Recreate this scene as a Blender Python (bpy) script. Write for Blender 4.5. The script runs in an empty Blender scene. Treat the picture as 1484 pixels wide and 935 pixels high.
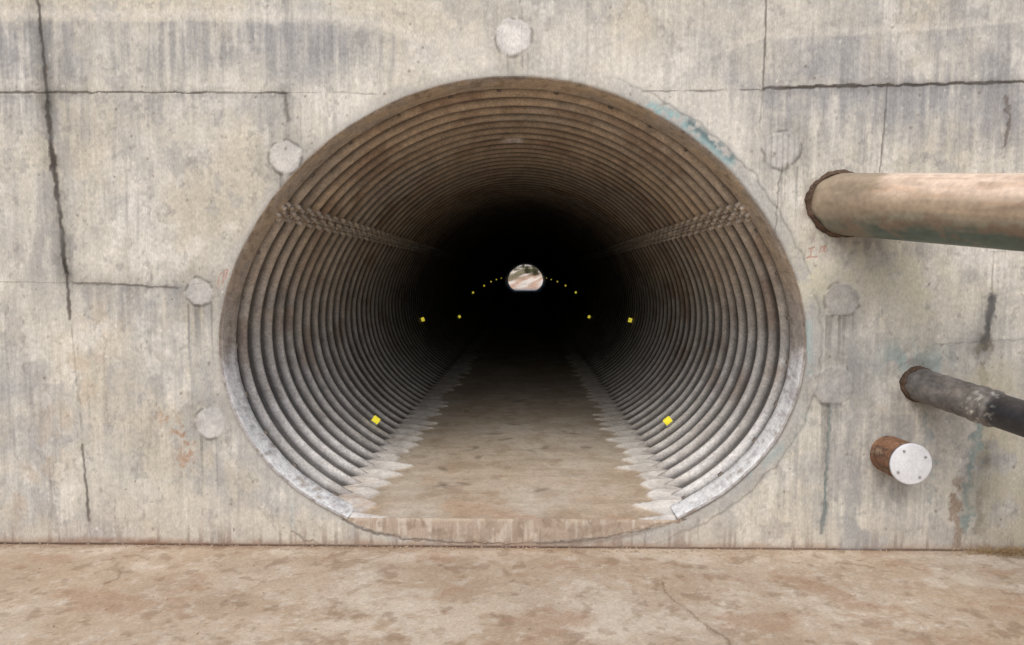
import bpy, math, random
import numpy as np
from mathutils import Matrix, Vector
random.seed(4); rng=np.random.default_rng(7)
sc=bpy.context.scene
# ------------------------------------------------------------------ image pixels unprojected through an estimated camera (metres)
F=1050.0; H=1.62
phi=math.atan(67.5/F); psi=math.atan(21.0/F*math.cos(phi))
Rm=np.array((Matrix.Rotation(psi,3,'Z')@Matrix.Rotation(math.pi/2-phi,3,'X')))
def ray(u,v):
    return Rm@np.array([(u-742)/F,-(v-467.5)/F,-1.0])
d=ray(742,793); D=H*d[1]/(-d[2])
CAM=np.array([0,-D,H])
def P(u,v,depth):
    d=ray(u,v); return CAM+d*(depth/d[1])
def W(u,v):
    p=P(u,v,D); return (p[0],p[2])
MPP=D/F
L=16*D
# ------------------------------------------------------------------ noise
def smooth(a,b,x):
    t=np.clip((x-a)/(b-a),0,1); return t*t*(3-2*t)
def vnoise(x,y,seed):
    r=np.random.default_rng(seed).random((256,256))
    xi=np.floor(x).astype(int); yi=np.floor(y).astype(int)
    fx=x-xi; fy=y-yi; fx=fx*fx*(3-2*fx); fy=fy*fy*(3-2*fy)
    a=r[xi%256,yi%256]; b=r[(xi+1)%256,yi%256]; c=r[xi%256,(yi+1)%256]; e=r[(xi+1)%256,(yi+1)%256]
    return (a*(1-fx)+b*fx)*(1-fy)+(c*(1-fx)+e*fx)*fy
def fbm(x,y,seed,oct=5,g=.55):
    s=0;amp=1;t=0
    x=np.asarray(x,float); y=np.asarray(y,float)
    for i in range(oct):
        k=2.03**i; an=.45+.9*i; ca,sa=math.cos(an),math.sin(an)
        s=s+amp*vnoise((x*ca-y*sa)*k+13.7*i+3,(x*sa+y*ca)*k+5.1*i+7,seed+i); t+=amp; amp*=g
    return s/t
def polydist(X,Z,pts):
    best=np.full(X.shape,1e9); par=np.zeros(X.shape)
    n=len(pts)-1
    for i in range(n):
        ax,az=pts[i];bx,bz=pts[i+1]
        dx,dz=bx-ax,bz-az; l2=dx*dx+dz*dz+1e-12
        t=np.clip(((X-ax)*dx+(Z-az)*dz)/l2,0,1)
        dd=np.hypot(X-ax-t*dx,Z-az-t*dz)
        m=dd<best; best=np.where(m,dd,best); par=np.where(m,(i+t)/n,par)
    return best,par
# ------------------------------------------------------------------ mesh helpers
def mesh_obj(name,V,Fc,cols=None,mat=None,smoothsh=True,parent=None,extra=None):
    me=bpy.data.meshes.new(name)
    V=np.asarray(V,dtype=np.float32)
    if isinstance(Fc,np.ndarray):
        me.vertices.add(len(V)); me.vertices.foreach_set('co',V.ravel())
        k=Fc.shape[1]; me.loops.add(Fc.size); me.loops.foreach_set('vertex_index',Fc.ravel().astype(np.int32))
        me.polygons.add(len(Fc)); me.polygons.foreach_set('loop_start',np.arange(0,Fc.size,k,dtype=np.int32))
        me.update(calc_edges=True); me.validate()
    else:
        me.from_pydata([tuple(map(float,v)) for v in V],[],[tuple(f) for f in Fc]); me.update()
    if smoothsh: me.polygons.foreach_set('use_smooth',np.ones(len(me.polygons),dtype=bool))
    if cols is not None:
        a=me.attributes.new('Col','FLOAT_COLOR','POINT')
        c=np.ones((len(V),4),dtype=np.float32); c[:,:3]=np.clip(cols,0,.9); a.data.foreach_set('color',c.ravel())
    if extra is not None:
        for k,v in extra.items():
            a=me.attributes.new(k,'FLOAT','POINT'); a.data.foreach_set('value',np.asarray(v,dtype=np.float32).ravel())
    ob=bpy.data.objects.new(name,me); sc.collection.objects.link(ob)
    if mat: me.materials.append(mat)
    if parent: ob.parent=parent
    return ob
def gridfaces(nx,ny,keep=None):
    i=np.arange(nx-1)[:,None]*ny+np.arange(ny-1)[None,:]
    f=np.stack([i,i+ny,i+ny+1,i+1],-1).reshape(-1,4)
    if keep is not None: f=f[keep.ravel()]
    return f
def compact(V,Fc,*arrs):
    used=np.unique(Fc); mp=np.full(len(V),-1); mp[used]=np.arange(len(used))
    return (V[used],mp[Fc])+tuple(a[used] for a in arrs)
def mat_attr(name,rough=.85,fine=120,famt=.25,stretch=(1,1,1),bump=.3,bdist=.004,spec=.3,metal=0,const=None,fine2=25,f2amt=.2,hattr=False):
    m=bpy.data.materials.new(name); m.use_nodes=True; nt=m.node_tree; N=nt.nodes; Lk=nt.links
    b=N['Principled BSDF']; b.inputs['Roughness'].default_value=rough; b.inputs['Metallic'].default_value=metal
    b.inputs['Specular IOR Level'].default_value=spec
    tc=N.new('ShaderNodeTexCoord')
    mp=N.new('ShaderNodeMapping'); mp.inputs['Scale'].default_value=stretch; Lk.new(tc.outputs['Object'],mp.inputs['Vector'])
    n1=N.new('ShaderNodeTexNoise'); n1.inputs['Scale'].default_value=fine; n1.inputs['Detail'].default_value=2; n1.inputs['Roughness'].default_value=.65
    Lk.new(mp.outputs[0],n1.inputs['Vector'])
    n2=N.new('ShaderNodeTexNoise'); n2.inputs['Scale'].default_value=fine2; n2.inputs['Detail'].default_value=3; n2.inputs['Roughness'].default_value=.7
    Lk.new(tc.outputs['Object'],n2.inputs['Vector'])
    def mr(n,amt):
        r=N.new('ShaderNodeMapRange'); r.inputs['From Min'].default_value=.3; r.inputs['From Max'].default_value=.7
        r.inputs['To Min'].default_value=1-amt; r.inputs['To Max'].default_value=1+amt; Lk.new(n.outputs['Fac'],r.inputs['Value']); return r
    r1=mr(n1,famt); r2=mr(n2,f2amt)
    mu=N.new('ShaderNodeMath'); mu.operation='MULTIPLY'; Lk.new(r1.outputs[0],mu.inputs[0]); Lk.new(r2.outputs[0],mu.inputs[1])
    vm=N.new('ShaderNodeVectorMath'); vm.operation='SCALE'
    if const is None:
        at=N.new('ShaderNodeAttribute'); at.attribute_name='Col'; Lk.new(at.outputs['Color'],vm.inputs[0])
    else: vm.inputs[0].default_value=const
    Lk.new(mu.outputs[0],vm.inputs['Scale']); Lk.new(vm.outputs[0],b.inputs['Base Color'])
    if bump>0:
        src=n1.outputs['Fac']
        if hattr:
            ha=N.new('ShaderNodeAttribute'); ha.attribute_name='hgt'
            a2=N.new('ShaderNodeMath'); a2.operation='ADD'; Lk.new(src,a2.inputs[0]); Lk.new(ha.outputs['Fac'],a2.inputs[1]); src=a2.outputs[0]
        bp=N.new('ShaderNodeBump'); bp.inputs['Strength'].default_value=bump; bp.inputs['Distance'].default_value=bdist
        Lk.new(src,bp.inputs['Height']); Lk.new(bp.outputs[0],b.inputs['Normal'])
    return m
def lerp(c,col,m):
    m=np.clip(m,0,1)[:,None]; return c*(1-m)+np.array(col)[None,:]*m
def mulc(c,f,m):
    m=np.clip(m,0,1)[:,None]; return c*(1-m*(1-np.array(f)[None,:]))
# ------------------------------------------------------------------ tunnel section
half=[(0,112),(-103,124),(-215,171),(-283,218),(-345,286),(-392,361),(-416,428),(-425,490),(-419,550),(-398,610),(-358,668),(-303,716),(-240,752),(-165,776),(-80,788),(0,791)]
pts=[W(743+a,b) for a,b in half]+[W(743-a,b) for a,b in half[1:-1]]
C0=np.array(W(743,465)); 
th=np.array([math.atan2(z-C0[1],x-C0[0]) for x,z in pts]); rr=np.array([math.hypot(x-C0[0],z-C0[1]) for x,z in pts])
o=np.argsort(th); th=th[o]; rr=rr[o]
TG=np.linspace(-math.pi,math.pi,2048,endpoint=False)
RG=np.interp(TG,np.r_[th[-1]-2*math.pi,th,th[0]+2*math.pi],np.r_[rr[-1],rr,rr[0]])
ft=np.fft.rfft(RG); ft[12:]=0; RG=np.fft.irfft(ft,2048)
def Rf(t): return np.interp(t,TG,RG,period=2*math.pi)
ZF=W(743,752)[1]
dense=np.stack([C0[0]+RG*np.cos(TG),C0[1]+RG*np.sin(TG)],1)
seg=np.hypot(*(np.roll(dense,-1,0)-dense).T); cum=np.r_[0,np.cumsum(seg)]; PER=cum[-1]
def section(s):
    s=np.asarray(s)%PER
    x=np.interp(s,cum,np.r_[dense[:,0],dense[0,0]]); z=np.interp(s,cum,np.r_[dense[:,1],dense[0,1]])
    e=.02
    x2=np.interp((s+e)%PER,cum,np.r_[dense[:,0],dense[0,0]]); z2=np.interp((s+e)%PER,cum,np.r_[dense[:,1],dense[0,1]])
    x1=np.interp((s-e)%PER,cum,np.r_[dense[:,0],dense[0,0]]); z1=np.interp((s-e)%PER,cum,np.r_[dense[:,1],dense[0,1]])
    tx,tz=x2-x1,z2-z1; l=np.hypot(tx,tz)
    return x,z,tz/l,-tx/l      # outward normal (ccw)
def s_of(theta):
    k=(theta+math.pi)/(2*math.pi)*2048; return np.interp(k,np.arange(2049),cum)
def s_at_pixel(u,v):
    x,z=W(u,v); return float(s_of(math.atan2(z-C0[1],x-C0[0])))
sL=s_at_pixel(395,290); sR=s_at_pixel(1091,290)
zof=lambda v: W(743,v)[1]
PITCH=.23; DEP=.085; Y0=.2
def wave(ph):
    return ((1-np.cos(ph))/2)*DEP
fr1=np.array([0,.05,.12,.22,.36,.5,.60,.68,.75,.81,.86,.90,.94,.97])
fr2=np.array([0,.12,.5,.75,.86,.94])
NPT=int((L-Y0)/PITCH)
yl=[0.,.1]
for k in range(NPT):
    fr=fr1 if k*PITCH<16 else fr2
    yl+=list(Y0+(k+fr)*PITCH)
yl.append(Y0+NPT*PITCH); yl.append(L)
ys=np.array(yl)
NS=210
s=np.linspace(0,PER,NS,endpoint=False)
sx,sz,nx,nz=section(s)
frac=np.where(ys<=Y0,0,((ys-Y0)/PITCH)%1.0)
ph=np.where(ys<=Y0,0,(ys-Y0)/PITCH*2*math.pi)
corr=wave(ph)*smooth(0,.1,L-ys+.02)
upper=smooth(-.02,.02,(s-sR))*smooth(-.02,.02,(sL-s))
Y=np.repeat(ys[:,None],NS,1)
S=np.repeat(s[None,:],len(ys),0)
def dentf(S,Y): return (fbm(S*1.1,Y*.8,5,3)-.5)*.022*smooth(.2,.8,Y)
off=corr[:,None]+.004-(.012*upper)[None,:]+dentf(S,Y)
X=sx[None,:]+nx[None,:]*off; Z=sz[None,:]+nz[None,:]*off
V=np.stack([X,Y,Z],-1).reshape(-1,3)
i=np.arange(len(ys)-1)[:,None]*NS; j=np.arange(NS)[None,:]
Fc=np.stack([i+j,i+(j+1)%NS,i+NS+(j+1)%NS,i+NS+j],-1).reshape(-1,4)
def tunnel_cols(X,Y,Z,S,cor,fr):
    n=len(X)
    c=np.tile(np.array([.53,.515,.49]),(n,1))
    n1=fbm(S*1.6,Y*.9,11); n2=fbm(S*9,Y*5,23); n3=fbm(S*2.5,Y*14,31)
    zt=zof(430)
    br=smooth(zt-.40,zt+.45,Z+(n1-.5)*1.2)*.7
    br=np.maximum(br,smooth(-.02,.03,(Z-zof(300)))*.95)
    c=lerp(c,[.56,.445,.325],br)
    c=lerp(c,[.47,.43,.38],br*smooth(.44,.62,fbm(S*.9,Y*1.3,19))*.6)
    c=mulc(c,[.62,.6,.6],smooth(.52,.75,n2)*.6)
    lowgray=smooth(zof(450),zof(650),Z)
    c=lerp(c,[.64,.64,.64],lowgray*smooth(.36,.58,n3)*.6*smooth(9,1,Y))
    st=fbm(Y*7,S*.5,77); c=mulc(c,[.7,.68,.66],smooth(.5,.7,st)*.5)
    ru=smooth(.56,.70,fbm(S*3,Y*2.2,55))*smooth(zof(690),zof(560),Z); c=lerp(c,[.26,.155,.095],ru*.45)
    # groove dirt and painted occlusion shade on flanks and troughs, painted highlight on crests
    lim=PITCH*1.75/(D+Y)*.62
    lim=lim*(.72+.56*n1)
    dirt_shade=smooth(lim*.30,lim*.92,cor)
    c=mulc(c,[.11,.10,.092],dirt_shade*.93)
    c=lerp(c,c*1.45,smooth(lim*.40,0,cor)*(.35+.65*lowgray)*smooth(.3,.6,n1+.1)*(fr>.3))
    c=mulc(c,[.45,.42,.40],smooth(ZF+.10,ZF+.01,Z)*.7)
    for s0,sg in((sL,1),(sR,-1)):
        dd=(S-s0)*sg
        c=mulc(c,[.3,.27,.25],np.exp(-((dd-.05)/.075)**4)*.75)
    m=np.exp(-((Y-2.0)/.07)**4-((X-(-.09))/.10)**4)*(Z>C0[1]); c=lerp(c,[.88,.84,.82],m*smooth(.3,.45,n2))
    m=np.exp(-((Y-2.1)/.12)**4-((X-(.02))/.20)**4)*(Z>C0[1]); c=lerp(c,[.30,.10,.07],m*smooth(.45,.6,n2)*.6)
    # light falloff painted into the steel colour, darker away from the mouth
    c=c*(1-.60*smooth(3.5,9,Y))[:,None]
    return c
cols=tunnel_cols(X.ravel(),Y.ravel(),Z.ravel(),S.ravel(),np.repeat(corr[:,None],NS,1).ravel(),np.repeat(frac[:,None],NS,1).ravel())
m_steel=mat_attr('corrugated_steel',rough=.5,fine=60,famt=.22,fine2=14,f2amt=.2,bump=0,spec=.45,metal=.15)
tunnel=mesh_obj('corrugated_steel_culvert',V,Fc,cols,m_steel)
# ---- collar (flat end ring), only above the concrete invert
sa=s_at_pixel(984,751)-.01; sb=s_at_pixel(502,751)+.01+PER
NC=620; sc_=np.linspace(sa,sb,NC); cx,cz,cnx,cnz=section(sc_)
prof=[(-.012,.0),(-.012,-.012),(.0,-.016),(.05,-.017),(.10,-.017),(.15,-.017),(.195,-.017),(.215,-.006),(.225,.012)]
Vc=[]
for (yy,oo) in prof:
    w=(fbm(sc_*8,np.full(NC,yy*30),91)-.5)*.014
    Vc.append(np.stack([cx+cnx*(oo+w),np.full(NC,yy)+w*.5,cz+cnz*(oo+w)],1))
Vc=np.concatenate(Vc)
i=np.arange(len(prof)-1)[:,None]*NC; j=np.arange(NC-1)[None,:]
Fcc=np.stack([i+j,i+j+1,i+NC+j+1,i+NC+j],-1).reshape(-1,4)
SS=np.tile(sc_,len(prof)); YY=Vc[:,1]; ZZ=Vc[:,2]
n1=fbm(SS*5,YY*12,41); n2=fbm(SS*22,YY*60,43)
cc=np.tile(np.array([.56,.46,.345]),(len(Vc),1))
cc=lerp(cc,[.42,.39,.36],smooth(.45,.6,n1)*.6)
cc=lerp(cc,[.50,.46,.42],smooth(zof(360),zof(470),ZZ)*.8)
cc=lerp(cc,[.88,.90,.93],smooth(zof(480),zof(550),ZZ+(n1-.5)*.3)*smooth(.22,.40,n2)*1.0)
cc=mulc(cc,[.4,.35,.32],smooth(.58,.7,n2)*.5)
cc=mulc(cc,[.25,.22,.2],(YY<-.008)*.8)
cc=mulc(cc,[.2,.18,.17],(YY>.20)*.8)
collar=mesh_obj('end_collar',Vc,Fcc,cc,mat_attr('collar_steel',rough=.6,fine=70,famt=.2,fine2=20,f2amt=.2,bump=.5,bdist=.006),parent=tunnel)
# ---- bolts and cleats
def hexbolt(Vl,Fl,c,n,r=.015,h=.014):
    n=Vector(n).normalized(); t=n.orthogonal().normalized(); b=n.cross(t); base=len(Vl); a0=random.random()
    for k,(hh,q) in enumerate(((-.01,1),(h*.75,1),(h,.75))):
        for a in range(6):
            an=a*math.pi/3+a0; Vl.append(Vector(c)+n*hh+(t*math.cos(an)+b*math.sin(an))*r*q)
    for k in range(2):
        for a in range(6):
            Fl.append((base+k*6+a,base+k*6+(a+1)%6,base+(k+1)*6+(a+1)%6,base+(k+1)*6+a))
    Fl.append(tuple(base+12+a for a in range(6)))
Vb=[];Fb=[];Bc=[]
for s0,sg in((sL,1),(sR,-1)):
    y=Y0
    while y<26:
        for yo,row in ((0,-.01),(0,.045),(.0,.10),(-.04,.018),(.04,.073),(-.04,.073),(.04,.018)):
            yy=y+yo
            if yy<Y0-.05: continue
            a,b,c,e=section(s0+sg*row)
            oc=float(wave((yy-Y0)/PITCH*2*math.pi)) if yy>Y0 else -.012
            oc+=float(dentf(np.array([(s0+sg*row)]),np.array([yy]))[0])
            n0=len(Vb); hexbolt(Vb,Fb,(a+c*(oc),yy,b+e*(oc)),(-c,0,-e),.017,.034)
            t_=(random.uniform(.75,1.15))*(1-.75*min(1,max(0,(yy-2.5)/5)))  # bolt colour dims with depth, following the steel's painted falloff
            Bc+=[(.62*t_,.55*t_,.47*t_)]*(len(Vb)-n0)
        y+=PITCH
m_bolt=mat_attr('bolt_steel',rough=.45,famt=.3,metal=.2,bump=0)
mesh_obj('seam_bolts',np.array(Vb),np.array([f for f in Fb if len(f)==4]),np.array(Bc),mat=m_bolt,smoothsh=False,parent=tunnel)
caps=[f for f in Fb if len(f)==6]
mesh_obj('seam_bolt_heads',np.array(Vb),np.array(caps),np.array(Bc),mat=m_bolt,smoothsh=False,parent=tunnel)
Vb=[];Fb=[]
q=sa+.1
while q<sb:
    a,b,c,e=section(q)
    n=Vector((-c,0,-e)); t=Vector((-e,0,c)); base=len(Vb); p=Vector((a,.205,b))+n*.012
    w=.012+random.random()*.010
    for (i1,i2,i3) in ((-1,0,-1),(1,0,-1),(1,0,1),(-1,0,1),(-.7,1,-.6),(.7,1,-.6),(.7,1,.6),(-.7,1,.6)):
        Vb.append(p+t*w*i1+Vector((0,1,0))*.014*i3+n*(.018*i2))
    for f in ((0,1,2,3),(4,7,6,5),(0,4,5,1),(1,5,6,2),(2,6,7,3),(3,7,4,0)): Fb.append(tuple(base+x for x in f))
    q+=.24+random.random()*.12
mesh_obj('collar_cleats',np.array(Vb),Fb,mat=mat_attr('cleat_steel',const=(.14,.12,.10),famt=.4,rough=.6,bump=0),smoothsh=False,parent=tunnel)
# ------------------------------------------------------------------ wall builder
def nonuni(a,lo,hi,b,st,cst):
    left=np.arange(a,lo,cst); right=np.arange(hi+cst,b+cst,cst)
    return np.r_[left,np.arange(lo,hi,st),right]
def wall_grid(xs,zs):
    X,Z=np.meshgrid(xs,zs,indexing='ij'); X=X.copy();Z=Z.copy()
    dx,dz=X-C0[0],Z-C0[1]; t=np.arctan2(dz,dx); r=np.hypot(dx,dz); R=Rf(t)
    ins=(r<R)&(Z>ZF)
    allin=ins[:-1,:-1]&ins[1:,:-1]&ins[1:,1:]&ins[:-1,1:]
    dr=R-r; dzf=Z-ZF
    useZ=ins&(dzf<dr); useR=ins&~useZ
    sc1=np.where(useR,R/np.maximum(r,1e-6),1)
    X=np.where(useR,C0[0]+dx*sc1,X); Z=np.where(useR,C0[1]+dz*sc1,Z); Z=np.where(useZ,ZF,Z)
    return X,Z,~allin
xs=nonuni(-14,-3.25,3.25,14,.006,.25); zs=np.r_[np.arange(0,3.45,.006),np.arange(3.5,5.01,.25)]
X,Z,keep=wall_grid(xs,zs)
shape=X.shape; x=X.ravel(); z=Z.ravel()
r_open=np.hypot(x-C0[0],z-C0[1])-Rf(np.arctan2(z-C0[1],x-C0[0]))
c=np.tile(np.array([.485,.470,.425]),(len(x),1)); hg=np.zeros(len(x))
A=fbm(x*.9,z*.9,101,6,.6); B=fbm(x*3,z*3,111,5); Cn=fbm(x*14,z*10,121,4); ST=fbm(x*34,z*2.6,131,4); ST2=fbm(x*85,z*5,141,3)
M1=fbm(x*6,z*5,145,5,.65); M2=fbm(x*1.8,z*2.6,147,6,.62); FN=fbm(x*55,z*55,149,2)
jx=(fbm(x*10,z*10,151,3)-.5)
c=c*(.82+.36*A)[:,None]*(.88+.24*Cn)[:,None]*(.84+.32*M1)[:,None]
c=lerp(c,[.37,.375,.375],smooth(.46,.62,B*.5+M2*.5)*.60)
c=lerp(c,[.58,.56,.495],smooth(.48,.62,fbm(x*1.6,z*2.2,161))*.55)
c=lerp(c,[.51,.45,.33],smooth(.5,.68,fbm(x*2.2,z*1.7,163))*.30)
c=lerp(c,[.31,.31,.31],smooth(.59,.67,fbm(x*7,z*5,165,5,.65))*.45)
c=lerp(c,[.65,.635,.59],smooth(.57,.68,fbm(x*5,z*4,167,5,.65))*.5)
c=lerp(c,[.24,.23,.22],smooth(.65,.71,fbm(x*22,z*16,169,4,.65))*.4)
z134=zof(134)
top_pts=[W(-60,30),W(200,27),W(440,30),W(560,42),W(650,78),W(700,95)]
wx=np.array([p[0] for p in top_pts]); wz=np.array([p[1] for p in top_pts])
zw=np.interp(x,wx,wz)+.04*(fbm(x*3,x*0,171)-.5)
endm=smooth(W(690,60)[0],W(560,60)[0],x)
m=smooth(0,.02,zw-z)*smooth(z134-.05,z134+.25,z)*endm
c=lerp(c,[.265,.272,.285],m*(.3+.7*smooth(.42,.60,ST*.5+B*.5))*.68)
m=np.exp(-((z-zw-.03)/.03)**2)*endm; c=lerp(c,[.62,.60,.55],m*.5)
zr=np.interp(x,[W(900,0)[0],W(1000,95)[0],W(1110,50)[0],W(1300,48)[0],W(1484,30)[0]],[W(900,100)[1],W(1000,90)[1],W(1110,55)[1],W(1300,45)[1],W(1484,28)[1]])
zr=zr+.03*(fbm(x*3.5,x*0,173)-.5)
m=smooth(0,.02,zr-z)*smooth(W(960,0)[0],W(1110,50)[0],x)*smooth(z134-.35,z134-.05,z)
c=lerp(c,[.30,.305,.315],m*(.2+.8*smooth(.42,.6,ST*.4+B*.6))*.6)
m=smooth(-.02,.0,z-zr-.0)*smooth(.06,.0,z-zr)*smooth(W(960,0)[0],W(1110,50)[0],x); c=lerp(c,[.62,.60,.55],m*.35)
for v0,v1,u0,u1,am in((136,215,-60,400,.6),(128,250,1110,1500,.8),(414,470,95,270,.75),(250,330,-60,95,.45),(560,700,-60,120,.35),(490,620,1230,1500,.45),(600,790,1060,1500,.5),(620,790,130,420,.4),(160,240,930,1110,.3)):
    xa=W(u0,(v0+v1)/2)[0]; xb=W(u1,(v0+v1)/2)[0]; za=zof(v0); zb=zof(v1)
    m=smooth(xa-.15,xa+.1,x)*smooth(xb+.15,xb-.1,x)*smooth(zb-.15,za,z)*smooth(za+.012,za,z)
    c=lerp(c,[.285,.29,.30],m*(.2+.8*smooth(.42,.60,ST*.3+B*.3+M2*.4))*am)
m=np.exp(-((r_open-.16)/.18)**2)*smooth(C0[1]+.5,C0[1]+1.2,z)*smooth(-1.3,-.3,x)
c=lerp(c,[.60,.585,.54],m*.6)
sm_=.35+.65*smooth(.42,.58,B)
c=c*(1-.34*(ST2-.5)*sm_-.30*(ST-.5)*sm_-.25*(FN-.5))[:,None]
c=lerp(c,[.28,.275,.27],smooth(.62,.74,ST)*smooth(.5,.62,M2)*.35)
mr=smooth(.12,.05,r_open+jx*.07)*smooth(.25,.9,x-C0[0]+(.6*(z<C0[1]-.5)))
c=lerp(c,[.34,.342,.34],mr*.65); hg+=mr*fbm(x*30,z*30,181,3)*2.
c=mulc(c,[.45,.42,.4],smooth(.022,.0,r_open)*.8)
ml=smooth(.08,.02,r_open+jx*.08)*(x<C0[0]); c=lerp(c,[.38,.37,.35],ml*.55)
edge=np.exp(-((r_open-.09-jx*.06)/.007)**2)*smooth(.35,.9,x-C0[0]); c=mulc(c,[.5,.5,.5],edge*.7)
def crack(pix,wid,dark,col=(.09,.08,.07),jit=.012,breakup=.0,halo=0,hd=.3):
    global c,hg
    p=[W(*q) for q in pix]; 
    bx=[q[0] for q in p]; bz=[q[1] for q in p]
    k=np.where((x>min(bx)-.15)&(x<max(bx)+.15)&(z>min(bz)-.15)&(z<max(bz)+.15))[0]
    if len(k)==0: return
    xx=x[k]+jit*(fbm(z[k]*25,x[k]*25,201,3)-.5)*2; zz=z[k]+jit*(fbm(x[k]*25,z[k]*25,211,3)-.5)*2
    dd,pp=polydist(xx,zz,p)
    sd=int(221+pix[0][0])%900
    br=1.0 if breakup==0 else smooth(breakup-.12,breakup+.12,fbm(x[k]*9,z[k]*9,sd,3))
    w=wid*MPP*(.5+1.1*fbm(x[k]*14,z[k]*14,sd+5,2))
    m=smooth(w,w*.35,dd)*dark*br*(.65+.6*fbm(x[k]*6,z[k]*6,sd+9,2))
    m=np.clip(m,0,1); t=np.array(col)[None,:]
    c[k]=c[k]*(1-m[:,None])+t*m[:,None]
    hg[k]-=m*2
    if halo:
        h=np.exp(-(dd/(halo*MPP))**2)*hd*(.2+1.2*smooth(.35,.65,B[k])); c[k]=c[k]*(1-h[:,None]*.6)
crack([(-60,135),(200,134),(415,135)],1.8,.8,halo=7,jit=.007)
crack([(415,135),(480,134),(545,137)],1.3,.3,breakup=.4,jit=.006)
crack([(930,133),(1020,132),(1108,130)],1.7,.65,breakup=.38,jit=.006)
crack([(1108,128),(1290,124),(1400,121),(1520,118)],2.9,1,halo=9,jit=.008)
crack([(1112,-40),(1109,60),(1106,128)],1.7,.8,jit=.004)
crack([(1106,130),(1101,185)],1.3,.35,jit=.003)
crack([(1286,126),(1281,190),(1275,250)],1.6,.65,jit=.004)
crack([(1488,118),(1486,400)],1.2,.3,jit=.003)
crack([(52,-40),(56,10),(62,60),(66,110),(70,150)],2.8,.85,halo=14,jit=.010,hd=.45)
crack([(70,150),(73,190),(76,225),(82,270),(87,320),(92,360),(96,395)],5.0,.95,halo=16,jit=.015,hd=.5)
crack([(96,395),(99,430),(101,462)],2.8,.85,jit=.010,halo=10)
crack([(103,470),(112,560),(119,640)],1.3,.4,breakup=.4,jit=.004)
crack([(119,645),(123,690),(129,755)],2.4,.8,halo=10,jit=.008)
crack([(129,755),(131,792)],1.2,.3,jit=.004)
crack([(105,411),(180,413),(258,418)],2.2,.65,halo=14,jit=.008)
crack([(-40,408),(100,411)],1.4,.32,jit=.006)
crack([(258,418),(310,408)],1.2,.25,jit=.006)
crack([(413,138),(415,155),(417,172)],4,.6,jit=.02,halo=6)
crack([(1458,140),(1462,170),(1455,215)],4,.65,col=(.14,.10,.08),jit=.03,halo=9)
crack([(1131,250),(1126,300),(1124,345)],1.4,.5,jit=.01)
crack([(1440,365),(1437,440)],1.6,.4,jit=.003)
crack([(1438,365),(1484,364)],1.2,.3,jit=.003)
crack([(1437,432),(1432,470),(1426,505)],8,.9,col=(.11,.11,.115),jit=.02,halo=16)
crack([(1424,505),(1424,560),(1428,620),(1424,700),(1420,780)],11,.6,col=(.19,.17,.13),jit=.05,breakup=.38,halo=30)
crack([(1424,610),(1408,680),(1400,740),(1396,770)],11,.75,col=(.17,.26,.26),jit=.05,breakup=.36,halo=24)
crack([(1390,690),(1383,740),(1388,790)],7,.7,col=(.18,.11,.07),jit=.05,breakup=.42)
crack([(1203,585),(1201,630),(1197,680),(1195,735),(1191,772)],2.6,.8,col=(.13,.19,.19),jit=.010,halo=10)
crack([(1195,730),(1191,772)],5,.6,col=(.13,.17,.17),jit=.012)
crack([(1340,600),(1352,650),(1345,720)],7,.45,col=(.2,.25,.27),jit=.05,breakup=.42)
crack([(1284,505),(1350,500),(1484,492)],1.3,.35,breakup=.4)
crack([(1484,350),(1260,345)],1.2,.25,breakup=.4)
crack([(425,770),(440,782),(470,792)],2,.6,jit=.02)
crack([(424,735),(425,765)],5,.4,col=(.24,.32,.34),jit=.03)
crack([(756,0),(757,100)],1.2,.4,breakup=.4,jit=.004)
crack([(165,735),(170,790)],1.4,.35,jit=.006)
crack([(1012,735),(1012,792)],1.2,.3,breakup=.4,jit=.004)
crack([(1268,700),(1266,792)],1.2,.25,breakup=.4,jit=.004)
crack([(495,753),(530,768),(585,781),(660,787),(743,789),(830,787),(890,777),(940,765),(992,755)],2.6,.9,jit=.016)
zsill=np.interp(x,[W(495,753)[0],W(530,768)[0],W(585,781)[0],W(743,789)[0],W(890,777)[0],W(940,765)[0],W(992,755)[0]],[zof(753),zof(768),zof(781),zof(789),zof(777),zof(765),zof(755)])
m=smooth(0,.01,z-zsill)*(z<ZF+.02)*(x>W(500,752)[0])*(x<W(988,752)[0])
c=lerp(c,[.40,.31,.235],m*.75); c=lerp(c,[.58,.5,.4],m*smooth(ZF-.025,ZF-.008,z)*.6*smooth(.35,.6,M1))
c=lerp(c,[.62,.57,.5],m*smooth(.54,.66,fbm(x*30,z*5,333,3))*.5)
c=mulc(c,[.55,.5,.45],m*smooth(.56,.68,fbm(x*18,z*14,335,4))*.7)
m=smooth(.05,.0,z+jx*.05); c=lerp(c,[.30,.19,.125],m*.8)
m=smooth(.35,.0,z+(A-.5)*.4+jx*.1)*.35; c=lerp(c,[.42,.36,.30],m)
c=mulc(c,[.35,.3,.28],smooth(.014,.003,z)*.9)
m=smooth(.18,.0,z)*smooth(.55,.68,fbm(x*30,z*1.5,401,3)); c=lerp(c,[.22,.17,.14],m*.6)
def stain(pix,wid,col,am,sx=20,sz=8,thr=.5,seed=500):
    global c
    p=[W(*q) for q in pix]; bx=[q[0] for q in p]; bz=[q[1] for q in p]; w=wid*MPP
    k=np.where((x>min(bx)-3*w)&(x<max(bx)+3*w)&(z>min(bz)-3*w)&(z<max(bz)+3*w))[0]
    if len(k)==0: return
    dd,_=polydist(x[k],z[k],p)
    m=np.exp(-(dd/w)**2)*smooth(thr-.1,thr+.12,fbm(x[k]*sx,z[k]*sz,seed,4))*am
    m=np.clip(m,0,1)
    c[k]=c[k]*(1-m[:,None])+np.array(col)[None,:]*m[:,None]
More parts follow.
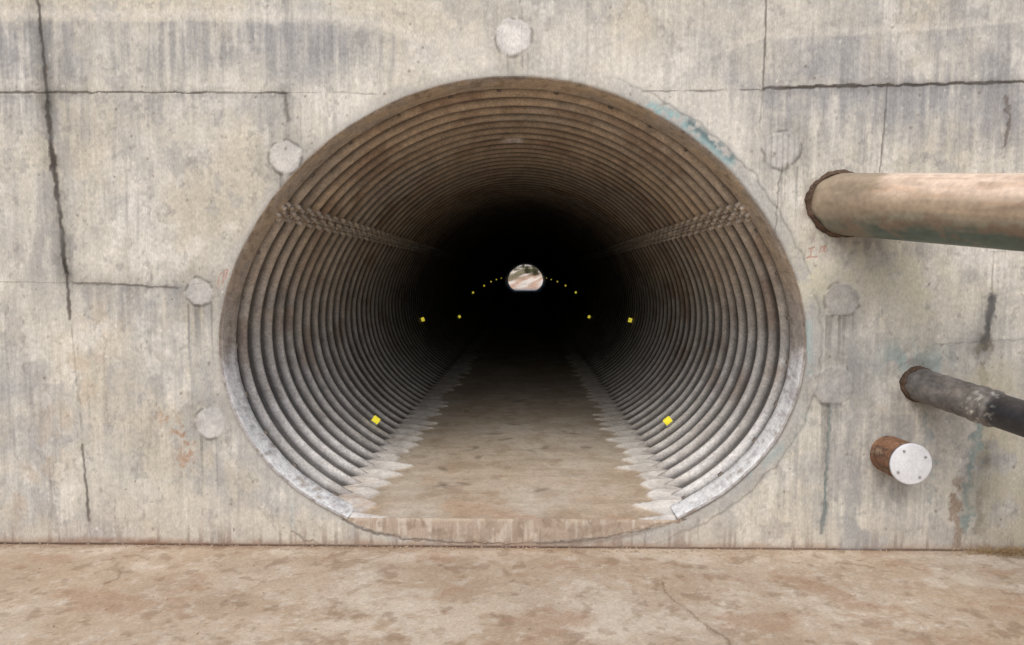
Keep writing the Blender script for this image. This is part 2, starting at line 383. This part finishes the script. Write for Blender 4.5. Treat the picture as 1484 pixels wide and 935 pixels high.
stain([(935,152),(985,172),(1020,200),(1058,232)],7,(.25,.42,.44),.85,sx=30,sz=30,thr=.48)
stain([(1000,178),(1060,228)],6,(.12,.16,.17),.9,thr=.48,sx=30,sz=30)
stain([(1172,470),(1172,540)],6,(.30,.40,.41),.7)
stain([(1090,690),(1140,640)],9,(.30,.40,.41),.5)
stain([(1165,600),(1160,650)],7,(.30,.40,.41),.4)
stain([(240,605),(275,640),(268,672)],13,(.34,.20,.12),.8,sx=42,sz=36,thr=.53)
stain([(150,470),(30,730)],40,(.40,.30,.2),.3,sx=12,sz=9,thr=.53)
stain([(270,440),(275,560)],20,(.3,.31,.32),.6,sx=40,sz=4)
stain([(185,762),(160,778)],8,(.15,.12,.10),.7,thr=.5)
stain([(1300,520),(1350,530)],24,(.28,.38,.38),.7,thr=.48)
stain([(1270,640),(1240,760)],60,(.29,.295,.30),.8,sx=8,sz=5)
stain([(1220,480),(1215,640)],40,(.31,.315,.31),.8,sx=14,sz=6)
stain([(290,440),(300,590),(310,680)],30,(.34,.345,.35),.6,sx=20,sz=5)
stain([(1325,545),(1330,556)],36,(.20,.19,.175),.85,sx=14,sz=12,thr=.42)
stain([(1290,655),(1300,700)],40,(.27,.26,.25),.6,sx=14,sz=8,thr=.45)
stain([(0,785),(420,788)],6,(.22,.12,.08),.7,sx=6,sz=12,thr=.5)
stain([(1190,262),(1172,295),(1185,335)],15,(.2,.16,.13),.65,sx=14,sz=12,thr=.42)
stain([(1200,350),(1330,365)],16,(.27,.26,.25),.7,thr=.45)
stain([(640,775),(760,775),(900,765)],9,(.25,.19,.14),.6,sx=16,sz=8,thr=.52)
stain([(100,160),(55,400)],26,(.28,.28,.28),.6,sx=20,sz=5)
stain([(1455,150),(1450,300)],20,(.30,.29,.29),.6,sx=20,sz=5)
stain([(1180,400),(1250,360),(1330,420)],50,(.56,.54,.42),.7,sx=7,sz=7,thr=.45)
stain([(1440,560),(1470,760)],50,(.50,.46,.34),.6,sx=7,sz=7,thr=.48)
yoff=np.zeros(len(x))
for (u,v,r,lt,am) in((743,54,27,.62,.9),(413,228,25,.58,.55),(290,424,21,.50,.75),(305,613,23,.50,.85),(1132,218,28,.46,.6),(1221,436,26,.31,.75),(1208,560,30,.34,.75)):
    px_,pz_=W(u,v); R_=r*MPP
    k=np.where(np.hypot(x-px_,z-pz_)<R_*2.5)[0]
    ang=np.arctan2(z[k]-pz_,x[k]-px_)
    dd=np.hypot(x[k]-px_,z[k]-pz_)+R_*.3*(fbm(np.cos(ang)*1.6+u,np.sin(ang)*1.6,601,3)-.5)+.025*(jx[k])
    m=smooth(R_,R_-.016,dd)
    tone=.7+.6*fbm(x[k]*22,z[k]*22,611+int(u),4)
    col=np.array([lt,lt*.99,lt*.975])[None,:]*tone[:,None]
    if u==1132: col=col*(1-.35*smooth(.0,.6,np.sin((x[k]-px_)*190)))[:,None]
    mm=(m*am)[:,None]; c[k]=c[k]*(1-mm)+col*mm
    e=np.exp(-((dd-R_)/.008)**2)*.6*smooth(.38,.56,fbm(np.cos(ang)*2,np.sin(ang)*2,631+int(v),2)); c[k]=c[k]*(1-e[:,None]*.8)
    g=np.exp(-((dd-R_*1.25)/.06)**2)*.35; c[k]=c[k]*(1-g[:,None]*.5)
    yoff[k]-=m*.003; hg[k]+=m*fbm(x[k]*35,z[k]*35,641,3)*1.5
    k=np.where((abs(x-px_)<R_*.9)&(z<pz_-R_*.8)&(z>pz_-R_-.45))[0]
    dm=smooth(.54,.66,fbm(x[k]*45,z[k]*1.2,651,3))*smooth(pz_-R_-.45,pz_-R_,z[k])*.6
    c[k]=c[k]*(1-dm[:,None]*.55)
red=(.42,.15,.12)
for st_ in ([(316,414),(318,402),(321,396)],[(323,410),(325,392)],[(327,404),(330,391),(327,392)],[(1172,361),(1180,359)],[(1176,360),(1176,371),(1170,374),(1184,373)],[(1188,367),(1190,358)],[(1193,365),(1197,357),(1192,358),(1196,365)]):
    crack(st_,1.2,.6,col=red,jit=.002)
for k_ in range(520):
    px_=rng.uniform(-3,3.1); pz_=rng.uniform(.05,3.3); rr_=rng.uniform(.002,.009)
    k=np.where((abs(x-px_)<.02)&(abs(z-pz_)<.02))[0]
    if len(k)==0: continue
    m=smooth(rr_+.004,rr_*.3,np.hypot(x[k]-px_,(z[k]-pz_)*rng.uniform(.5,1.2)))*rng.uniform(.3,.8)
    tone=(.16,.13,.1) if rng.random()<.75 else (.7,.68,.62)
    c[k]=c[k]*(1-m[:,None])+np.array(tone)[None,:]*m[:,None]; hg[k]-=m
yoff+=-(fbm(x*.8,z*.8,701,3)-.5)*.008
yoff=np.where(r_open<.03,0,yoff)
Vw=np.stack([x,yoff,z],1); Fw=gridfaces(*shape,keep)
Vw,Fw,c,hg=compact(Vw,Fw,c,hg)
m_conc=mat_attr('weathered_concrete',rough=.9,fine=75,famt=.12,stretch=(1.6,1,.6),fine2=35,f2amt=.07,bump=.6,bdist=.004,spec=.2,hattr=True)
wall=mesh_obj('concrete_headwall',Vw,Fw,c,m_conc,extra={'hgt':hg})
def box(name,a,b,mat,parent=None,bev=.015):
    v=[(a[0],a[1],a[2]),(b[0],a[1],a[2]),(b[0],b[1],a[2]),(a[0],b[1],a[2]),(a[0],a[1],b[2]),(b[0],a[1],b[2]),(b[0],b[1],b[2]),(a[0],b[1],b[2])]
    f=[(0,3,2,1),(4,5,6,7),(0,1,5,4),(1,2,6,5),(2,3,7,6),(3,0,4,7)]
    ob=mesh_obj(name,v,f,mat=mat,smoothsh=False,parent=parent)
    if bev:
        md=ob.modifiers.new('b','BEVEL'); md.width=bev; md.segments=2
    return ob
m_c2=mat_attr('concrete_plain',rough=.9,const=(.42,.39,.34),famt=.15,fine2=3,f2amt=.2,bump=0)
box('coping',(-14,-.06,5.003),(14,.4,5.18),m_c2,wall)
box('end_face',(-14.3,-.0,0),(-14.003,.4,5),m_c2,wall); box('end_face',(14.253,-.0,0),(14.5,.4,5),m_c2,wall)
xs2=nonuni(-14,-2.2,2.2,14,.04,.4); zs2=np.r_[np.arange(0,3.2,.04),np.arange(3.4,5.01,.4)]
X2,Z2,k2=wall_grid(xs2,zs2)
V2=np.stack([X2.ravel(),np.full(X2.size,L+.005),Z2.ravel()],1); F2=gridfaces(*X2.shape,k2); V2,F2=compact(V2,F2)
mesh_obj('concrete_headwall.001',V2,F2,mat=m_c2)
# ------------------------------------------------------------------ culvert floor
xs3=np.arange(-1.6,1.601,.010)+C0[0]; ys3=np.r_[np.arange(0,9,.018),np.arange(9,25,.1),np.arange(25,L,.5),L]
X3,Y3=np.meshgrid(xs3,ys3,indexing='ij'); x3=X3.ravel(); y3=Y3.ravel(); ax=abs(x3-C0[0]); sgn=np.sign(x3-C0[0])
n1=fbm(x3*1.6,y3*.9,811,5); n2=fbm(x3*8,y3*6,821,4); n3=fbm(x3*2,y3*9,831,3)
c3=np.tile(np.array([.53,.435,.33]),(len(x3),1))
c3=lerp(c3,[.48,.43,.35],smooth(.2,2.5,y3)*.75)
c3=lerp(c3,[.62,.57,.49],smooth(.40,.62,n1)*.6)
c3=mulc(c3,[.76,.70,.64],smooth(.48,.70,n2)*.6)
c3=mulc(c3,[.80,.77,.74],smooth(.5,.65,n3)*.5)
rib=np.floor((y3-Y0)/PITCH+.5); rr_=np.random.default_rng(12).random(800); rv=rr_[(rib.astype(int)*2+(sgn>0))%800]
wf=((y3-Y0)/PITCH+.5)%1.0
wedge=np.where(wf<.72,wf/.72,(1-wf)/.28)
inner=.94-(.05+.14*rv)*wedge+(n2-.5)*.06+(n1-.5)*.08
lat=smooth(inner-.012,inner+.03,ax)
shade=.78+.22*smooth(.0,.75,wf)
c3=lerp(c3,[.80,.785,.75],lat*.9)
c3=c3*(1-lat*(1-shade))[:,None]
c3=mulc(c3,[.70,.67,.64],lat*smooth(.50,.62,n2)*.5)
ztongue=lat*(.004+.018*wf)
z3=ZF+.010*smooth(.80,1.05,ax)*smooth(.0,.3,y3)+(fbm(x3*2,y3*2,801,4)-.5)*.010*smooth(0,.2,y3)+ztongue*smooth(0,.2,y3)
c3=lerp(c3,[.50,.34,.23],smooth(.50,.7,fbm(x3*4,y3*4,841,4))*smooth(1.2,.0,y3)*.6)
for k_ in range(30):
    fx=C0[0]+rng.uniform(-.6,.6); fy=rng.uniform(.5,4.5); an=rng.uniform(0,3.1)
    k=np.where((abs(x3-fx)<.2)&(abs(y3-fy)<.2))[0]
    u_=(x3[k]-fx)*math.cos(an)+(y3[k]-fy)*math.sin(an); v_=-(x3[k]-fx)*math.sin(an)+(y3[k]-fy)*math.cos(an)
    m=np.exp(-(u_/.08)**4-(v_/.03)**4)*smooth(.42,.6,n2[k])*.7
    c3[k]=c3[k]*(1-m[:,None]*.5)
c3=c3*(1-.4*smooth(5.,10,y3))[:,None]  # fading daylight deeper in, painted into the floor colour
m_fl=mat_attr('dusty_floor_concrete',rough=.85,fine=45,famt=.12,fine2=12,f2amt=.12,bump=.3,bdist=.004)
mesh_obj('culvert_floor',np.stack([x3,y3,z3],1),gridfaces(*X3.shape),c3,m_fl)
# ------------------------------------------------------------------ ground
def axis(lo,hi,st,far):
    a=[lo];d_=st
    while a[0]>-far: d_*=1.5; a.insert(0,a[0]-d_)
    b=list(np.arange(lo+st,hi,st)); e=[hi]; d_=st
    while e[-1]<far: d_*=1.5; e.append(e[-1]+d_)
    return np.array(a+b+e)
gx=axis(-3.4,3.4,.009,400); 
gy=np.r_[axis(-1.9,-.0,.009,400)]
X4,Y4=np.meshgrid(gx,gy,indexing='ij'); x4=X4.ravel(); y4=Y4.ravel()
near=((abs(x4)<8)&(abs(y4)<6))
wxx=x4+.15*(fbm(x4*4,y4*4,895,3)-.5); wyy=y4+.15*(fbm(x4*4+9,y4*4,897,3)-.5)
n1=fbm(wxx*1.1,wyy*1.7,901,7,.66); n2=fbm(wxx*4,wyy*5,911,6,.66); n3=fbm(x4*16,y4*18,921,4,.65); n4=fbm(wxx*1.8,wyy*2.6,931,6,.6)
c4=np.tile(np.array([.455,.355,.258]),(len(x4),1))
c4=lerp(c4,[.40,.315,.235],smooth(.38,.68,n4)*.6)
c4=lerp(c4,[.49,.365,.25],smooth(.42,.68,n2)*.4)
c4=lerp(c4,[.55,.475,.385],smooth(.40,.64,n1*.6+n2*.4)*.65)
lt=smooth(.55,.61,n1*.45+n2*.35+n3*.2); c4=lerp(c4,[.64,.565,.465],lt*.5)
bl=np.exp(-((x4-W(560,850)[0]*.8)/.75)**2-((y4+.95)/.38)**2)
c4=lerp(c4,[.66,.585,.48],bl*smooth(.42,.56,n2*.6+n3*.4)*.65)
c4=lerp(c4,[.60,.52,.42],np.exp(-((y4+.14)/.12)**2)*smooth(.40,.60,n2)*smooth(-1.7,-.6,x4)*.6)
c4=lerp(c4,[.64,.58,.50],smooth(.60,.68,n3)*.3)
c4=mulc(c4,[.62,.55,.49],smooth(.61,.70,fbm(x4*13,y4*13,941,4))*.55)
c4=lerp(c4,[.38,.24,.155],smooth(.57,.70,fbm(wxx*2.6,wyy*4,951,6,.65))*.45)
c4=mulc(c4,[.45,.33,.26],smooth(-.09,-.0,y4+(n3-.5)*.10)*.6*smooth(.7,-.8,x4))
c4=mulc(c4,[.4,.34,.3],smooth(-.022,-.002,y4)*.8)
# hairline cracks in the slab
for pl in ([(.55,-.02),(.75,-.3),(.70,-.6),(.9,-1.1),(.85,-1.8)],[(-2.4,-.02),(-2.2,-.5),(-2.35,-1.0)]):
    dd,_=polydist(x4+.05*(fbm(y4*6,x4*6,971,3)-.5),y4,pl); m=smooth(.010,.002,dd)*smooth(.4,.55,fbm(x4*5,y4*5,973,3))*.6; c4=mulc(c4,[.4,.33,.28],m)
c4=c4*(.9+.2*fbm(x4*45,y4*45,961,2))[:,None]
z4=(n1-.5)*.006*near
z4=np.where(y4>-.001,-.02,z4)
m_gr=mat_attr('dusty_concrete_apron',rough=.92,fine=70,famt=.13,fine2=40,f2amt=.06,bump=.5,bdist=.004,spec=.15)
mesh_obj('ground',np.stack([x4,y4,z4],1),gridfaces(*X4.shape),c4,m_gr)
m_emb=mat_attr('embankment_soil',rough=1,const=(.24,.19,.12),famt=.3,fine=8,fine2=1.5,f2amt=.3,bump=0)
ex=np.linspace(-60,60,61); ey=np.linspace(.02,L-.02,40)
X5,Y5=np.meshgrid(ex,ey,indexing='ij')
Z5=4.95*smooth(40,14,abs(X5))+.25*(fbm(X5*.3,Y5*.3,1001)-.5)*smooth(13,16,abs(X5))-.01
mesh_obj('embankment',np.stack([X5.ravel(),Y5.ravel(),Z5.ravel()],1),gridfaces(61,40),mat=m_emb)
# ------------------------------------------------------------------ far side
bx=np.linspace(-30,30,121); by=np.linspace(L+.02,L+60,121)
X6,Y6=np.meshgrid(bx,by,indexing='ij'); yy=Y6-L
Z6=ZF-.03+.06*smooth(1,6,yy)+2.4*smooth(7,20,yy+X6*1.0+3*(fbm(X6*.2,Y6*.2,1101)-.5))+3*smooth(20,50,yy)+.5*(fbm(X6*.5,Y6*.5,1111)-.5)*smooth(3,10,yy)
n=fbm(X6*.9,Y6*.5,1121).ravel()
c6=np.tile(np.array([.66,.59,.50]),(X6.size,1)); c6=lerp(c6,[.50,.31,.21],smooth(.45,.55,n)*.9*smooth(3,8,yy).ravel()); c6=lerp(c6,[.14,.13,.07],smooth(11,16,yy).ravel()*smooth(.4,.52,n)*.9)
mesh_obj('sand_bank',np.stack([X6.ravel(),Y6.ravel(),Z6.ravel()],1),gridfaces(121,121),c6,mat_attr('pale_sand',rough=1,fine=6,fine2=1.5,bump=0))
m_leaf=mat_attr('scrub_leaf',rough=.8,const=(.085,.10,.04),famt=.5,fine=2,fine2=.7,f2amt=.5,bump=0)
m_twig=mat_attr('scrub_wood',rough=.9,const=(.13,.09,.06),famt=.3,bump=0)
def bank_z(px,py):
    a=np.argmin(abs(bx-px)); b=np.argmin(abs(by-py)); return Z6[a,b]
def shrub(px,py,h):
    z0=bank_z(px,py)-.1; e=bpy.data.objects.new('scrub_bush',None); sc.collection.objects.link(e); e.location=(px,py,z0)
    Vl=[];Fl=[];tips=[]
    for k in range(9):
        a=random.random()*6.28; l=h*random.uniform(.55,1); t=random.uniform(.15,.75)
        tip=Vector((math.cos(a)*t*l*.8,math.sin(a)*t*l*.8,l)); tips.append(tip)
        base=len(Vl); r=h*.02
        for q,(rad) in ((0,r),(.5,r*.7),(1,r*.2)):
            c_=tip*q+Vector((0,0,h*.1*math.sin(q*3.14)))
            for j in range(5): Vl.append(c_+Vector((math.cos(j*1.257)*rad,math.sin(j*1.257)*rad,0)))
        for q in range(2):
            for j in range(5): Fl.append((base+q*5+j,base+q*5+(j+1)%5,base+q*5+5+(j+1)%5,base+q*5+5+j))
    mesh_obj('branches',[tuple(v) for v in Vl],Fl,mat=m_twig,parent=e)
    Vl=[];Fl=[]
    for k in range(1500):
        t=random.choice(tips)*random.uniform(.45,1.05)+Vector([random.gauss(0,h*.10) for _ in range(3)])
        if t.z<.05: continue
        n_=Vector([random.gauss(0,1) for _ in range(3)]).normalized(); a_=n_.orthogonal().normalized()*h*.035; b_=n_.cross(a_)*.5
        base=len(Vl); Vl+= [t-a_,t+b_,t+a_,t-b_]; Fl.append((base,base+1,base+2,base+3))
    mesh_obj('foliage',[tuple(v) for v in Vl],Fl,mat=m_leaf,smoothsh=False,parent=e)
for (a,b,h) in ((.1,L+15,1.1),(1.0,L+13,1.3),(1.9,L+14.5,1.7),(2.9,L+16,2.0),(-1.6,L+20,2.0),(.9,L+20,2.2),(-.4,L+24,2.4),(4.5,L+20,3),(-5,L+24,3.2),(2,L+27,3.5)): shrub(a,b,h)
# ------------------------------------------------------------------ pipes
def sweep(path,rad,n=48,step=.02):
    path=[Vector(p) for p in path]; ptsP=[];
    for a,b in zip(path[:-1],path[1:]):
        k=max(1,int((b-a).length/step)); ptsP+= [a.lerp(b,i/k) for i in range(k)]
    ptsP.append(path[-1])
    Vl=[];ln=0;Ls=[];An=[];Nz=[]
    up=Vector((0,0,1))
    for i,p in enumerate(ptsP):
        t=(ptsP[min(i+1,len(ptsP)-1)]-ptsP[max(i-1,0)]).normalized()
        if i: ln+=(p-ptsP[i-1]).length
        s_=t.cross(up if i==0 else prevu).normalized(); u=s_.cross(t).normalized(); prevu=u
        r=rad(ln) if callable(rad) else rad
        for j in range(n):
            a=j*2*math.pi/n; o_=s_*math.cos(a)+u*math.sin(a); Vl.append(p+o_*r); Ls.append(ln); An.append(a); Nz.append(o_.z)
    m=len(ptsP); i=np.arange(m-1)[:,None]*n; j=np.arange(n)[None,:]
    Fq=np.stack([i+j,i+(j+1)%n,i+n+(j+1)%n,i+n+j],-1).reshape(-1,4)
    return np.array([tuple(v) for v in Vl]),Fq,np.array(Ls),np.array(An),np.array(Nz)
def bend(p0,p1,ext,drop):
    p0=Vector(p0);p1=Vector(p1);d_=(p1-p0).normalized(); e=p0+d_*ext
    out=[p0-d_*.25,e]
    for k in range(1,9):
        a=k/8*math.pi/2; h_=d_.copy(); h_.z=0; h_.normalize()
        out.append(e+h_*(.45*math.sin(a))+Vector((0,0,-.45*(1-math.cos(a)))))
    q=out[-1].copy(); q.z=-.1; out.append(q); return out
p0=P(1222,296,D); p1=P(1484,308,D*86/108)
R1=.176
Vp,Fp,Ls,An,Nz=sweep(bend(p0,p1,3.0,0),R1,72,.012)
w=fbm(Ls*1.5,An*1.2,1201,5); w2=fbm(Ls*8,An*6,1211,4); w3=fbm(Ls*3,An*8,1215,4)
cp=np.tile(np.array([.27,.25,.19]),(len(Vp),1))
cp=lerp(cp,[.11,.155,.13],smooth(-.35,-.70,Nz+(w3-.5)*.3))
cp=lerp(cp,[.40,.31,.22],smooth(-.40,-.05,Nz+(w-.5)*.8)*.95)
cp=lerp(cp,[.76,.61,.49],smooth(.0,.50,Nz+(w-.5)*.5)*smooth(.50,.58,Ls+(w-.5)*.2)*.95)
cp=lerp(cp,[.54,.37,.25],smooth(.5,.62,w3)*smooth(.50,.58,Ls)*smooth(-.2,.2,Nz)*.5)
cp=lerp(cp,[.27,.22,.16],smooth(.60,.45,Ls)*.55)
cp=mulc(cp,[.6,.58,.55],smooth(.55,.7,w2)*.5)
cp=lerp(cp,[.24,.17,.12],smooth(.62,.70,fbm(Ls*9,An*2.5,1221,3))*.7*smooth(.2,-.3,Nz))
cp=cp*(.88+.24*fbm(Ls*2,An*14,1225,3))[:,None]
mp_=mat_attr('painted_steel_pipe',rough=.42,fine=30,famt=.12,fine2=10,f2amt=.12,bump=.15,bdist=.003,spec=.5)
pipe=mesh_obj('green_steel_pipe',Vp,Fp,cp,mp_)
def ring(name,p0,p1,r,wid,parent,mat,yo=-.004):
    d_=(Vector(p1)-Vector(p0)).normalized(); up=Vector((0,0,1)); s_=d_.cross(up).normalized(); u=s_.cross(d_).normalized()
    Vl=[];n=96
    prof=[(r*.985,.03),(r+wid*.1,.028),(r+wid*.55,.022),(r+wid,.010),(r+wid*1.15,-.01)]
    for rr_,yy in prof:
        for j in range(n):
            a=j*2*math.pi/n
            q=Vector(p0)+(s_*math.cos(a)+u*math.sin(a))*rr_*(1 if rr_<=r else 1+.02*math.sin(a*5+1)+.014*math.sin(a*13)+.01*math.sin(a*29))
            t=-q.y/d_.y; q=q+d_*t
            q.y=-yy*(1+.3*math.sin(a*7)); Vl.append(tuple(q))
    i=np.arange(len(prof)-1)[:,None]*n; j=np.arange(n)[None,:]
    return mesh_obj(name,Vl,np.stack([i+j,i+(j+1)%n,i+n+(j+1)%n,i+n+j],-1).reshape(-1,4),mat=mat,parent=parent)
m_rust=mat_attr('rust_sleeve',rough=.9,const=(.10,.065,.045),famt=.5,fine2=20,f2amt=.4,bump=.8,bdist=.01)
ring('wall_sleeve',p0,p1,R1,.014,pipe,m_rust)
q0=P(1332,557,D); q1=P(1484,607,D*.865); R2=.092
def r2(l):
    l2=l-.25
    if l2<.36: return R2*1.04+.0015*math.sin(l2*90)
    if l2<.40: return R2*1.10
    if l2<.44: return R2*1.03
    if l2<.47: return R2*1.10
    return R2*.97
Vp,Fp,Ls,An,Nz=sweep(bend(q0,q1,2.4,0),r2,48,.008)
w=fbm(Ls*6,An*2,1301,5); w2=fbm(Ls*40,An*6,1311,4); l2=Ls-.25
cp=np.tile(np.array([.030,.030,.033]),(len(Vp),1))
g=smooth(.50,.46,l2); cp=lerp(cp,[.17,.16,.15],g*.9)
cp=lerp(cp,[.30,.27,.23],g*smooth(.45,.62,w)*.6*smooth(-.3,.6,Nz))
cp=lerp(cp,[.6,.58,.52],smooth(.60,.64,w2)*smooth(.32,.38,l2)*smooth(.54,.47,l2)*.8)
cp=lerp(cp,[.12,.10,.09],smooth(.3,.9,Nz)*.4)
pipe2=mesh_obj('black_drain_pipe',Vp,Fp,cp,mat_attr('black_plastic_pipe',rough=.45,fine=40,famt=.25,fine2=12,f2amt=.3,bump=.4,bdist=.004,spec=.5))
ring('wall_sleeve',q0,q1,R2,.012,pipe2,m_rust)
cp0=P(1319,672,D/1.056); R3=.108; e1=Vector(cp0); 
e0=Vector((e1.x-.01,0,e1.z+.0))
Vp,Fp,Ls,An,Nz=sweep([e0+Vector((0,.1,0)),e0,Vector((e1.x-.004,e1.y+.012,e1.z))],lambda l: R3*(1.0 if l<.2 else 1.02),56,.008)
w=fbm(Ls*10,An*3,1401,4); cp=lerp(np.tile(np.array([.27,.145,.085]),(len(Vp),1)),[.13,.08,.055],smooth(.42,.6,w)); cp=lerp(cp,[.38,.27,.18],smooth(.56,.68,w)*.7)
stub=mesh_obj('capped_pipe_stub',Vp,Fp,cp,mat_attr('rusty_pipe',rough=.85,fine=50,famt=.25,fine2=15,f2amt=.3,bump=.6,bdist=.006))
Vl=[];n=64
RC=.116
for rr_,yy in((0.0001,-.014),(RC*.93,-.014),(RC*.985,-.012),(RC,-.008),(RC,.0),(R3*.9,.0)):
    for j in range(n):
        a=j*2*math.pi/n; Vl.append((e1.x+rr_*math.cos(a),e1.y+yy,e1.z+rr_*math.sin(a)))
i=np.arange(5)[:,None]*n; j=np.arange(n)[None,:]
m_cap=mat_attr('white_cap_paint',rough=.5,const=(.66,.68,.72),famt=.08,fine2=8,f2amt=.14)
mesh_obj('cap_plate',Vl,np.stack([i+j,i+(j+1)%n,i+n+(j+1)%n,i+n+j],-1).reshape(-1,4),mat=m_cap,parent=stub)
Vb=[];Fb=[]
for a in (.5,2.1,3.7,5.3): hexbolt(Vb,Fb,(e1.x+RC*.74*math.cos(a),e1.y-.014,e1.z+RC*.74*math.sin(a)),(0,-1,0),.008,.007)
mesh_obj('cap_bolts',np.array(Vb),Fb,mat=mat_attr('bolt_grey',const=(.3,.3,.3),bump=0),smoothsh=False,parent=stub)
# ------------------------------------------------------------------ reflectors
m_yel=bpy.data.materials.new('yellow_reflector'); m_yel.use_nodes=True; b=m_yel.node_tree.nodes['Principled BSDF']
b.inputs['Base Color'].default_value=(.90,.80,.03,1); b.inputs['Roughness'].default_value=.4
b.inputs['Emission Color'].default_value=(1,.85,.08,1); b.inputs['Emission Strength'].default_value=.45  # weak emission stands in for light thrown back by the reflectors
m_brk=mat_attr('bracket_steel',const=(.25,.25,.24),bump=0)
def reflector(u0,v0,y,first=False):
    q=s_at_pixel(u0,v0); a,b_,c_,e_=section(q); n_=Vector((-c_,0,-e_)); t=Vector((-e_,0,c_))
    if t.x<0: t=-t
    o_=Vector((a,y,b_))
    def bx_(cn,ht,hn,hy,nm,mt,par):
        Vl=[];
        for i1 in(-1,1):
            for i2 in(-1,1):
                for i3 in(-1,1): Vl.append(cn+t*ht*i1+n_*hn*i2+Vector((0,hy*i3,0)))
        f=[(0,1,3,2),(4,6,7,5),(0,4,5,1),(2,3,7,6),(0,2,6,4),(1,5,7,3)]
        ob=mesh_obj(nm,[tuple(v) for v in Vl],f,mat=mt,smoothsh=False,parent=par); md=ob.modifiers.new('b','BEVEL'); md.width=.004; md.segments=2; return ob
    par=bx_(o_+n_*.040,.032,.027,.012,'yellow_reflector',m_yel,None)
    bx_(o_+n_*.050+Vector((0,-.022,0)),.022,.018,.009,'lens',m_yel,par)
    bx_(o_+n_*.004+Vector((0,.015,0)),.04,.012,.03,'bracket',m_brk,par)
def wallpix(u,v,s_): return 763+(u-763)*s_,400+(v-400)*s_
for (u,v) in((544,611),(968,611),(612,463),(917,465),(666,459),(855,460),(685,424),(836,424),(701,414),(821,414),(711,408),(809,408),(719,405),(800,405),(726,403),(793,403)):
    k=1.0
    while k<20:
        a,b_=wallpix(u,v,k); X_,Z_=W(a,b_)
        if math.hypot(X_-C0[0],Z_-C0[1])>=Rf(math.atan2(Z_-C0[1],X_-C0[0])): break
        k+=.01
    y=D*k-D; 
    yq=Y0+round((y-Y0)/PITCH)*PITCH
    reflector(a,b_,yq)
# ------------------------------------------------------------------ dry grass, debris
Vl=[];Fl=[]
gxc=W(1450,790)[0]
for k in range(520):
    px_=gxc+random.gauss(0,.12); py=-.015-abs(random.gauss(0,.035)); l=random.uniform(.03,.11); a=random.uniform(0,6.28); le=random.uniform(.3,1.5)
    d_=Vector((math.cos(a)*le,-abs(math.sin(a))*le*.8,.7)).normalized(); s_=Vector((-d_.y,d_.x,0)).normalized()*.0018
    p=Vector((px_,py,0)); m_=p+d_*l*.5; e_=p+d_*l-Vector((0,0,l*.25)); e_.z=max(e_.z,.004)
    base=len(Vl); Vl+=[p-s_,p+s_,m_+s_,m_-s_,e_]; Fl+=[(base,base+1,base+2,base+3),(base+3,base+2,base+4)]
mesh_obj('dry_grass_tuft',[tuple(v) for v in Vl],Fl,mat=mat_attr('dry_grass',const=(.58,.44,.26),famt=.4,bump=0),smoothsh=False)
Vl=[];Fl=[]
def pebble(c_,r):
    base=len(Vl); g=[(1,0,0),(-1,0,0),(0,1,0),(0,-1,0),(0,0,1),(0,0,-1)]
    for q in g: Vl.append((c_[0]+q[0]*r*random.uniform(.6,1.3),c_[1]+q[1]*r*random.uniform(.6,1.3),c_[2]+q[2]*r*.6))
    for f in((0,2,4),(2,1,4),(1,3,4),(3,0,4),(2,0,5),(1,2,5),(3,1,5),(0,3,5)): Fl.append(tuple(base+t for t in f))
for k in range(900):
    px_=random.uniform(-3.3,3.3); py=-abs(random.gauss(0,.03))-.004 if k<600 else random.uniform(-1.6,0); r=random.uniform(.002,.008)
    pebble((px_,py,r*.4),r)
for k in range(160):
    pebble((C0[0]+random.uniform(-.95,.95),random.uniform(.03,4),ZF+.005),random.uniform(.002,.006))
mesh_obj('gravel_debris',Vl,Fl,mat=mat_attr('debris',const=(.42,.32,.23),famt=.4,bump=0),smoothsh=False)
# ------------------------------------------------------------------ light
w=bpy.data.worlds.new('World'); sc.world=w; w.use_nodes=True; nt=w.node_tree
bg=nt.nodes['Background']; sk=nt.nodes.new('ShaderNodeTexSky'); sk.sky_type='NISHITA'; sk.sun_disc=False
EL=math.radians(46); AZ=math.radians(188)
sk.sun_elevation=EL; sk.sun_rotation=AZ; sk.dust_density=3.5; sk.air_density=1.0; sk.ozone_density=.6
nt.links.new(sk.outputs[0],bg.inputs['Color']); bg.inputs['Strength'].default_value=.148
sl=bpy.data.lights.new('sun','SUN'); sl.energy=1.5; sl.angle=math.radians(40); sl.color=(1,.98,.95)
so=bpy.data.objects.new('sun',sl); sc.collection.objects.link(so)
dv=Vector((math.sin(AZ)*math.cos(EL),math.cos(AZ)*math.cos(EL),math.sin(EL)))
so.rotation_euler=dv.to_track_quat('Z','Y').to_euler(); so.location=dv*20
sc.view_settings.view_transform='Standard'; sc.view_settings.look='None'; sc.view_settings.exposure=0
cd=bpy.data.cameras.new('camera'); cd.sensor_width=36; cd.lens=36*F/1484; cd.clip_end=1500; cd.clip_start=.05
co=bpy.data.objects.new('camera',cd); sc.collection.objects.link(co); co.location=CAM; co.rotation_euler=(math.pi/2-phi,0,psi)
sc.camera=co
